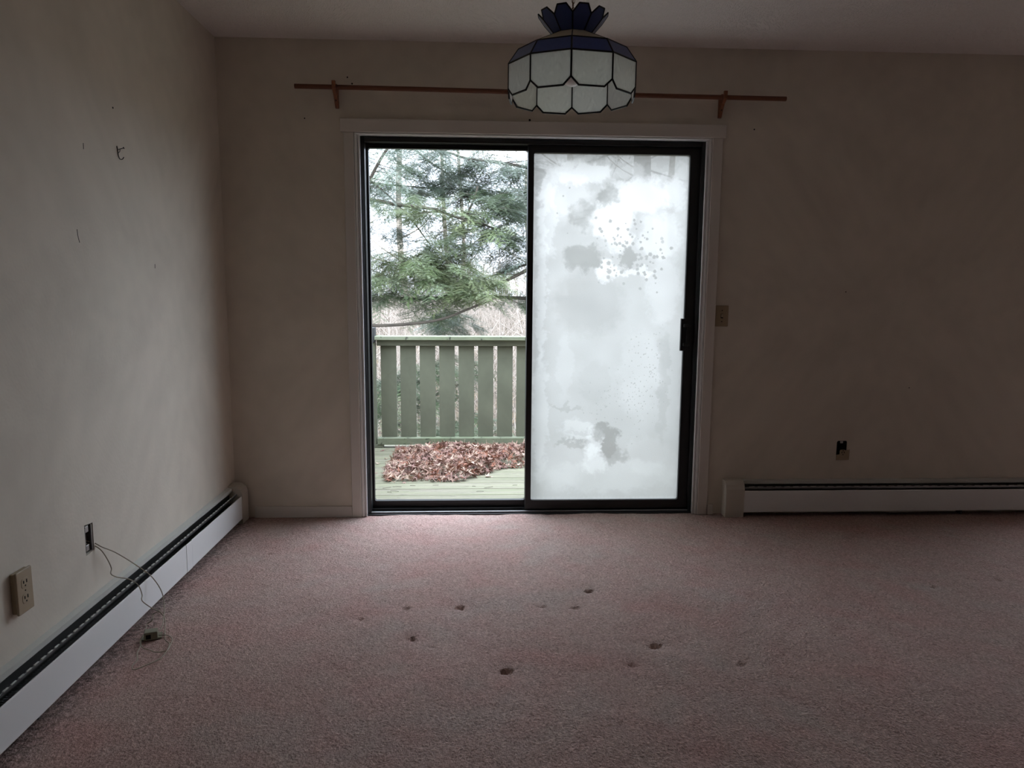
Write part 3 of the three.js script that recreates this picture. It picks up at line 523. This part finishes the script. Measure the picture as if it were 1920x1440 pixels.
// ---------------------------------------------------------------- dry leaves heaped on the deck
{
  const variants = [];
  for (let k = 0; k < 7; k++) {                          // a curled leaf with five pointed lobes
    const lobes = [[0, 1], [0.9, 0.82], [1.75, 0.55], [-1.75, 0.55], [-0.9, 0.82]], pts = [];
    for (const [a, l] of [lobes[3], lobes[4], lobes[0], lobes[1], lobes[2]]) {
      pts.push([a - 0.42, l * 0.30], [a - 0.13, l * 0.66 * rr(0.9, 1.1)], [a + rr(-0.06, 0.06), l * rr(0.95, 1.2)], [a + 0.15, l * 0.64 * rr(0.9, 1.1)]);
    }
    pts.push([2.35, 0.22], [-2.35, 0.22]);
    const s = outline(pts.sort((p, q) => p[0] - q[0]).map(([a, l]) => [Math.sin(a) * l, Math.cos(a) * l]));
    const g = new THREE.ShapeGeometry(s).scale(0.055, 0.055, 0.055).rotateX(-Math.PI / 2), p = g.attributes.position;
    const cu = rr(5, 16), cv = rr(-6, 12), tw = rr(-9, 9), cup = k % 2 ? 1 : -1;
    for (let i = 0; i < p.count; i++) { const x = p.getX(i), z = p.getZ(i); p.setY(i, cup * (x * x * cu + z * z * cv) + x * z * tw + 0.004 * noise2(x * 90, z * 90 + k)); }
    const stem = tube([[0, 0, 0.01], [0.004, 0.004, 0.030], [0.002, 0.010, 0.052]], 0.0011, 5, 4);
    const top = clean(g.clone()); top.computeVertexNormals();
    const under = clean(g.clone().translate(0, -0.0007, 0)); under.computeVertexNormals();
    variants.push(merge([top, under, stem]));
  }
  const heap = (x, z) => {                               // height of the heap above the deck
    const inside = smooth(0, 0.30, Math.min((x + 0.14) * 0.9, (z - (-2.16)) * 1.4 + 0.12, (x < 0.55 ? -1.02 - 0.35 * smooth(-0.02, -0.14, x) : -1.02 - 0.36 * smooth(0.45, 0.85, x)) - z));
    return inside * (0.075 + 0.03 * noise2(x * 2.3, z * 2.3)) * (1 - 0.45 * smooth(-1.8, -2.1, z));
  };
  const spots = [];
  for (let k = 0; spots.length < 2600 && k < 40000; k++) {
    const x = rr(-0.2, 2.2), z = rr(-2.09, -1.0), h = heap(x, z);
    if (h < 0.006) { if (rnd() > 0.012) continue; spots.push([x, DY + 0.006, z, 0.02]); continue; }
    if (x > 1.1 && rnd() < 0.35) continue;
    const f = Math.pow(rnd(), 0.7);
    spots.push([x, DY + 0.014 + h * f, z, f]);
  }
  const shown = spots.filter((s) => s[0] < 1.02).sort((a, b) => b[3] - a[3]).slice(0, 300), rest = spots.filter((s) => !shown.includes(s));
  const pose = ([x, y, z], o) => { o.position.set(x, y, z); const q = y < DY + 0.012 ? 0.08 : 1.0; o.rotation.set(rr(-q, q), rr(0, 6.28), rr(-q, q)); o.scale.setScalar(0.5 + 0.75 * rnd() * rnd() + 0.15 * rnd()); o.updateMatrix(); };
  for (const s of shown) {
    const tone = Math.min(4, Math.floor(Math.pow(rnd(), 1.1) * 5));
    const m = mesh('fallen_leaf', variants[Math.floor(rnd() * 7)], M.leaf[tone]);
    pose(s, m);
    tag(m, `${['pinkish brown', 'light brown', 'dark brown', 'pale tan', 'rust red'][tone]} dry curled leaf in the heap on the deck`, 'leaf', 'dry leaves heaped on the deck');
  }
  const d = new THREE.Object3D(), litter = new THREE.Group();
  litter.name = 'leaf_litter'; scene.add(litter);
  tag(litter, 'dry brown leaves lying under and beyond the top of the heap', 'leaf litter', undefined, 'stuff');
  for (let q = 0; q < 5; q++) {
    const mine = rest.filter((_, i) => i % 5 === q), im = new THREE.InstancedMesh(variants[q], M.leaf[q], mine.length);
    im.name = 'leaves'; im.userData.kind = 'stuff'; im.castShadow = im.receiveShadow = true;
    mine.forEach((s, i) => { pose(s, d); im.setMatrixAt(i, d.matrix); });
    litter.add(im);
  }
  for (let k = 0; k < 14; k++) {                         // bits of twig on the boards
    const x = rr(-0.15, 0.95), z = rr(-1.0, -0.45), a = rr(-0.6, 0.6), l = rr(0.02, 0.07);
    mesh('twig', tube([[x, DY + 0.003, z], [x + l * 0.5, DY + 0.004, z + l * 0.3 * a], [x + l, DY + 0.003, z + l * a]], 0.0012, 6, 4), M.bark, litter);
  }
}

// ---------------------------------------------------------------- woods behind the deck
const groundAt = (x, z) => -2.35 + 0.25 * noise2(x * 0.13, z * 0.13) + 2.6 * smooth(-9, -34, z) + 0.02 * Math.abs(x) * smooth(-4, -20, z);
{
  const g = new THREE.PlaneGeometry(120, 70, 90, 60).rotateX(-Math.PI / 2).translate(2, 0, -35.2), p = g.attributes.position, uv = g.attributes.uv;
  for (let i = 0; i < p.count; i++) { p.setY(i, groundAt(p.getX(i), p.getZ(i))); uv.setXY(i, p.getX(i), p.getZ(i)); }
  g.computeVertexNormals();
  structure(mesh('ground', g, M.ground), 'leaf-strewn woodland ground rising behind the deck', 'ground');
}
{ // brush: thin bare stems nobody could count
  const kinds = [0, 1, 2].map((k) => {
    const list = [taper([[0, 0, 0], [rr(-0.06, 0.06), 0.8, rr(-0.05, 0.05)], [rr(-0.15, 0.15), 1.7, rr(-0.1, 0.1)], [rr(-0.3, 0.3), 2.7, rr(-0.2, 0.2)]], 0.014, 0.004, 7, 4)];
    for (let b = 0; b < 9; b++) { const y = rr(0.5, 2.3), a = rr(0, 6.28), l = rr(0.3, 0.9); list.push(taper([[0, y, 0], [Math.cos(a) * l * 0.5, y + l * 0.45, Math.sin(a) * l * 0.5], [Math.cos(a) * l * 0.8, y + l, Math.sin(a) * l * 0.8]], 0.007, 0.002, 4, 3)); }
    return merge(list);
  });
  const brush = new THREE.Group(); brush.name = 'brush'; scene.add(brush);
  tag(brush, 'tangle of thin bare brown saplings beyond the evergreen', 'brush', undefined, 'stuff');
  const d = new THREE.Object3D();
  for (let q = 0; q < 3; q++) {
    const n = 620, im = new THREE.InstancedMesh(kinds[q], M.brush, n);
    im.name = 'bare_stems'; im.userData.kind = 'stuff'; im.castShadow = im.receiveShadow = true;
    for (let i = 0; i < n; i++) {
      const z = -7.5 - 26 * Math.pow(rnd(), 0.8), x = 0.8 + rr(-1, 1) * (3.2 + -z * 0.55);
      d.position.set(x, groundAt(x, z) - 0.05, z); d.rotation.set(rr(-0.15, 0.15), rr(0, 6.28), rr(-0.15, 0.15)); d.scale.setScalar(rr(0.7, 1.35)); d.updateMatrix(); im.setMatrixAt(i, d.matrix);
    }
    brush.add(im);
  }
}
// bare trees, sky glare put into their pale bark colour
[[-1.25, -14, 0.17, 12], [-0.5, -20.5, 0.14, 14], [0.22, -12, 0.09, 11], [2.6, -25, 0.18, 14], [-3.8, -17, 0.16, 13], [3.0, -14, 0.2, 13], [4.4, -13, 0.16, 12], [6.2, -17, 0.2, 14]].forEach(([x, z, r0, h]) => {
  const r = r0 * 0.62;
  const y = groundAt(x, z) - 0.1;
  const t = thing('bare_tree', 'pale leafless tree in the woods behind the evergreens', 'tree', [x, y, z], 'leafless trees in the woods');
  const lean = rr(-0.6, 0.6);
  const at = (f) => V(lean * f * f + 0.16 * noise2(f * 5, x), h * f, 0.16 * noise2(f * 5, z));
  mesh('trunk', taper([0, 0.2, 0.4, 0.6, 0.8, 1].map(at), r, r * 0.25, 20, 8), M.paleBark, t);
  for (let k = 0; k < 22; k++) {
    const f = rr(0.16, 0.9), a = rr(0, 6.28), l = rr(0.8, 2.3) * (1.2 - f * 0.6), o = at(f), up = rr(0.3, 0.9), tip = V(o.x + Math.cos(a) * l, o.y + l * up, o.z + Math.sin(a) * l), m = o.clone().lerp(tip, 0.5).add(V(0, -0.1 * l, 0)), list = [taper([o, m, tip], r * 0.28 * (1.1 - f), 0.006, 8, 5)];
    for (let q = 0; q < 7; q++) { const s = o.clone().lerp(tip, rr(0.3, 1)), e = s.clone().add(V(rr(-0.5, 0.5), rr(0.1, 0.7), rr(-0.5, 0.5))); list.push(bar(s, e, 0.010, 3, 0.004)); }
    mesh('branch', list, M.paleBark, t);
  }
});

// hemlocks: limbs, twigs, and flat sprays of needles
const sprays = [0, 1, 2].map((k) => {
  const pos = [], quad = (a, b, w) => {                  // a needle: a thin pointed blade
    const d = b.clone().sub(a), s = V(-d.z, 0, d.x).normalize().multiplyScalar(w), m = a.clone().addScaledVector(d, 0.45);
    pos.push(...a.toArray(), ...m.clone().add(s).toArray(), ...b.toArray(), ...a.toArray(), ...b.toArray(), ...m.clone().sub(s).toArray());
  };
  const L = 0.30, stem = (f) => V(0, -0.10 * f * f, L * f);
  const line = (a, b) => { for (let i = 0; i <= 11; i++) { const f = i / 11, o = a.clone().lerp(b, f), d = b.clone().sub(a).normalize(), sd = V(d.z, 0, -d.x); for (const s of [-1, 1]) quad(o, o.clone().addScaledVector(sd, s * rr(0.010, 0.017)).addScaledVector(d, 0.008).add(V(0, rr(-0.005, 0.004), 0)), 0.0024); } quad(a, b, 0.0022); };
  line(stem(0), stem(1));
  for (let i = 1; i < 9; i++) { const f = i / 9.5 + rr(-0.02, 0.02), o = stem(f), s = (i + k) % 2 ? 1 : -1, l = 0.13 * (1.15 - f * 0.75) * rr(0.8, 1.2); line(o, o.clone().add(V(s * l, -0.03 * rnd(), l * 0.75))); if (i % 2) line(o, o.clone().add(V(-s * l * 0.8, -0.03 * rnd(), l * 0.8))); }
  const g = new THREE.BufferGeometry(); g.setAttribute('position', new THREE.Float32BufferAttribute(pos, 3));
  g.setAttribute('uv', new THREE.Float32BufferAttribute(new Float32Array(pos.length / 3 * 2), 2)); g.computeVertexNormals();
  return g;
});
const tints = [[0.125, 0.172, 0.060], [0.088, 0.132, 0.058], [0.098, 0.138, 0.092]];
function hemlock(label, x, z, h, r, limbs, clumps, fill) {
  const y = groundAt(x, z) - 0.1, t = thing('hemlock_tree', label, 'tree', [x, y, z]);
  const here = (p) => V(p[0] - x, p[1] - y, p[2] - z);
  mesh('trunk', taper([[0, 0, 0], [0.05, h * 0.3, 0.02], [-0.03, h * 0.6, 0], [0, h, 0]], r, r * 0.2, 26, 10), M.bark, t);
  const places = [[], [], []];
  const put = (o, yaw, pitch, tone, s = 1) => { const d = new THREE.Object3D(); d.position.copy(o); d.rotation.set(pitch, yaw, rr(-0.35, 0.35), 'YXZ'); d.scale.setScalar(s * rr(0.7, 1.15)); d.updateMatrix(); places[Math.floor(rnd() * 3)].push([d.matrix, tone]); };
  for (const { pts, r0, r1, leafy, tone } of limbs) {
    const P3 = pts.map(here), c = new THREE.CatmullRomCurve3(P3), list = [taper(P3, r0, r1, 26, 7)], len = c.getLength();
    for (let k = 0; k < len * 34 * leafy; k++) {
      const f = rr(0.15, 1), o = c.getPointAt(f), a = rr(0, 6.28), l = rr(0.12, 0.42), e = o.clone().add(V(Math.cos(a) * l, rr(-0.12, 0.06), Math.sin(a) * l));
      list.push(bar(o, e, 0.005, 4, 0.002));
      for (let q = 0; q < 3; q++) put(o.clone().lerp(e, rr(0.3, 1)), Math.PI / 2 - a + rr(-0.7, 0.7), rr(0.0, 0.5), tone);
    }
    mesh('limb', list, M.bark, t);
  }
  for (const [cx, cy, cz, rx, ry, tone, density] of clumps) {
    const list = [], n = Math.round(1 + rx * ry * 560 * density);
    for (let k = 0; k < n; k++) {
      const a = rr(0, 6.28), q = Math.sqrt(rnd()), o = here([cx + Math.cos(a) * q * rx, cy + Math.sin(a) * q * ry, cz + rr(-0.35, 0.35)]), b = rr(0, 6.28), l = rr(0.1, 0.3), e = o.clone().add(V(Math.cos(b) * l, -0.05, Math.sin(b) * l));
      list.push(bar(o, e, 0.0035, 3, 0.0015));
      for (let s = 0; s < 4; s++) put(o.clone().lerp(e, rr(0, 1)), Math.PI / 2 - b + rr(-0.8, 0.8), rr(-0.1, 0.55), tone);
    }
    mesh('twig', list, M.bark, t);
  }
  for (let k = 0; k < fill; k++) {                       // the crown outside the door's view: tiers of drooping limbs
    const f = rr(0.1, 0.97), a = rr(0, 6.28), l = 2.0 * (1.08 - f) * rr(0.6, 1), o = V(0, h * f, 0), e = V(Math.cos(a) * l, h * f - 0.25 * l, Math.sin(a) * l);
    if (e.z + z > -2.9) continue;
    mesh('limb', bar(o, e, 0.025 * (1.1 - f), 5, 0.005), M.bark, t);
    for (let q = 0; q < 14; q++) put(o.clone().lerp(e, rr(0.25, 1)).add(V(rr(-0.15, 0.15), rr(-0.08, 0.05), rr(-0.15, 0.15))), Math.PI / 2 - a + rr(-1, 1), rr(0, 0.5), 1, 1.25);
  }
  const fol = new THREE.Group(); fol.name = 'foliage'; t.add(fol);
  places.forEach((list, q) => {
    const im = new THREE.InstancedMesh(sprays[q], M.needle, list.length), c = new THREE.Color();
    im.name = 'needle_sprays'; im.userData.kind = 'stuff'; im.castShadow = im.receiveShadow = true;
    list.forEach(([m, tone], i) => { im.setMatrixAt(i, m); const v = rr(0.75, 1.25), [cr, cg, cb] = tints[tone]; im.setColorAt(i, c.setRGB(cr * v * rr(0.9, 1.15), cg * v, cb * v * rr(0.85, 1.1))); });
    fol.add(im);
  });
}
const limb = (pts, r0, r1, leafy, tone) => ({ pts, r0, r1, leafy, tone });
hemlock('hemlock with drooping yellow-green boughs over the deck railing', -2.1, -5.2, 11, 0.2, [
  limb([[-2.1, 2.2, -5.2], [-1.3, 2.26, -4.7], [-0.69, 2.27, -4.7], [-0.3, 2.22, -4.8], [0.02, 2.2, -4.9], [0.41, 2.09, -5.0], [0.69, 2.03, -5.1], [0.88, 1.97, -5.2]], 0.035, 0.010, 0.7, 0),
  limb([[-2.1, 2.9, -5.3], [-0.99, 2.69, -6.2], [-0.32, 2.65, -6.36], [0.19, 2.63, -6.44], [0.62, 2.64, -6.52], [0.92, 2.62, -6.6]], 0.02, 0.006, 0.9, 2),
  limb([[-0.2, 2.87, -3.9], [-0.33, 2.72, -3.92], [-0.46, 2.53, -3.95], [-0.56, 2.37, -3.98], [-0.9, 2.25, -4.2], [-2.0, 2.1, -5.1]], 0.013, 0.03, 0.3, 2),
  limb([[-2.0, 3.9, -5.4], [-0.53, 3.37, -6.5], [-0.07, 2.98, -6.3], [0.18, 2.81, -6.2], [0.38, 2.61, -6.1], [0.5, 2.4, -6.0]], 0.03, 0.008, 1.0, 2),
  limb([[-2.0, 3.2, -5.2], [-0.85, 2.67, -5.6], [-0.4, 2.29, -5.75], [-0.22, 2.08, -5.83], [-0.03, 1.82, -5.9]], 0.02, 0.007, 0.5, 2),
  limb([[-2.1, 1.0, -5.1], [-0.7, 0.84, -4.2], [-0.16, 0.85, -4.36], [0.18, 0.9, -4.44], [0.45, 1.0, -4.52], [0.78, 1.13, -4.6]], 0.026, 0.013, 0, 1),
], [[-0.34, 1.54, -4.6, 0.35, 0.23, 0, 1.2], [-0.46, 1.32, -4.8, 0.23, 0.14, 1, 1.4], [0.16, 1.6, -4.9, 0.47, 0.16, 0, 1.3], [0.34, 1.41, -4.8, 0.4, 0.18, 0, 1.2], [0.52, 1.27, -4.7, 0.21, 0.14, 0, 1.3], [-0.61, 1.19, -5, 0.15, 0.09, 1, 1.5], [0.06, 1.07, -5.2, 0.19, 0.17, 1, 1.1], [-0.52, 2.71, -4.2, 0.17, 0.12, 2, 1.1], [-0.38, 2.85, -6, 0.2, 0.31, 2, 0.6], [-0.29, 2.43, -5.4, 0.15, 0.15, 2, 0.9], [-0.64, 2.04, -5.6, 0.24, 0.12, 2, 0.8], [-0.13, 2.24, -5, 0.18, 0.13, 0, 0.8], [0.21, 1.96, -5, 0.18, 0.18, 0, 0.8], [0.33, 1.79, -5, 0.28, 0.15, 1, 1.0], [0.14, 2.75, -6.2, 0.31, 0.1, 2, 0.7], [0, 2.94, -6.5, 0.19, 0.11, 2, 0.6]], 46);
hemlock('darker hemlock standing mostly behind the fogged pane', 2.75, -5.7, 11, 0.19, [
  limb([[2.75, 1.7, -5.7], [1.97, 1.7, -5.0], [1.62, 1.67, -5.15], [1.21, 1.56, -5.3], [0.97, 1.47, -5.45], [0.68, 1.39, -5.6]], 0.03, 0.009, 0.3, 2),
  limb([[2.75, 1.9, -5.7], [2.19, 1.76, -5.2], [1.62, 1.63, -5.13], [1.2, 1.48, -5.07], [0.97, 1.36, -5.0], [0.73, 1.27, -4.93], [0.59, 1.22, -4.87], [0.34, 1.2, -4.8]], 0.042, 0.012, 0.3, 0),
  limb([[2.75, 1.3, -5.8], [2.31, 1.21, -5.8], [1.69, 1.12, -5.67], [1.22, 1.13, -5.53], [0.68, 1.16, -5.4], [0.4, 1.16, -5.27], [-0.08, 1.12, -5.13], [-0.39, 1.13, -5.0]], 0.03, 0.018, 0.15, 1),
  limb([[0.6, 2.52, -5.3], [0.57, 2.41, -5.28], [0.47, 2.17, -5.25], [0.4, 2.02, -5.22], [0.31, 1.89, -5.2]], 0.012, 0.02, 0.4, 1),
  limb([[2.75, 2.5, -5.7], [2.24, 2.6, -5.6], [1.66, 2.72, -5.6], [1.21, 2.81, -5.6], [0.81, 2.87, -5.6], [0.43, 2.91, -5.6], [0.22, 2.98, -5.6], [-0.19, 3.03, -5.6]], 0.034, 0.01, 0.9, 2),
], [[0.24, 0.79, -6.5, 0.34, 0.17, 2, 1.1], [0.92, 2.13, -5.4, 0.38, 0.40, 1, 0.8], [1.0, 2.3, -5.2, 0.2, 0.2, 2, 0.8], [1.05, 1.87, -5.6, 0.22, 0.26, 2, 1], [0.8, 2.57, -5.8, 0.4, 0.16, 2, 0.7], [0.6, 2.77, -6, 0.37, 0.16, 2, 0.6], [0.9, 2.93, -6, 0.35, 0.12, 2, 0.6], [0.66, 3.06, -6, 0.31, 0.08, 2, 0.6], [0.42, 2.28, -5.3, 0.17, 0.1, 0, 0.9], [1.11, 2.46, -5.8, 0.16, 0.24, 2, 1], [1.16, 1.61, -6.2, 0.15, 0.13, 2, 1], [1.17, 1.16, -6, 0.12, 0.1, 2, 1], [1.75, 1.9, -5.6, 0.35, 0.3, 2, 0.8], [2.45, 2.3, -6, 0.35, 0.3, 2, 0.8], [2.3, 1.0, -5.5, 0.5, 0.4, 2, 0.9], [2.3, 0.2, -5.5, 0.5, 0.4, 1, 0.9], [3.1, 1.5, -5.8, 0.4, 0.4, 2, 0.7], [0.1, 0.1, -5.6, 0.5, 0.35, 1, 0.7], [0.3, -0.7, -5.2, 0.6, 0.4, 1, 0.7], [-0.5, -0.2, -5.4, 0.4, 0.4, 1, 0.7]], 60);

renderer.render(scene, camera);
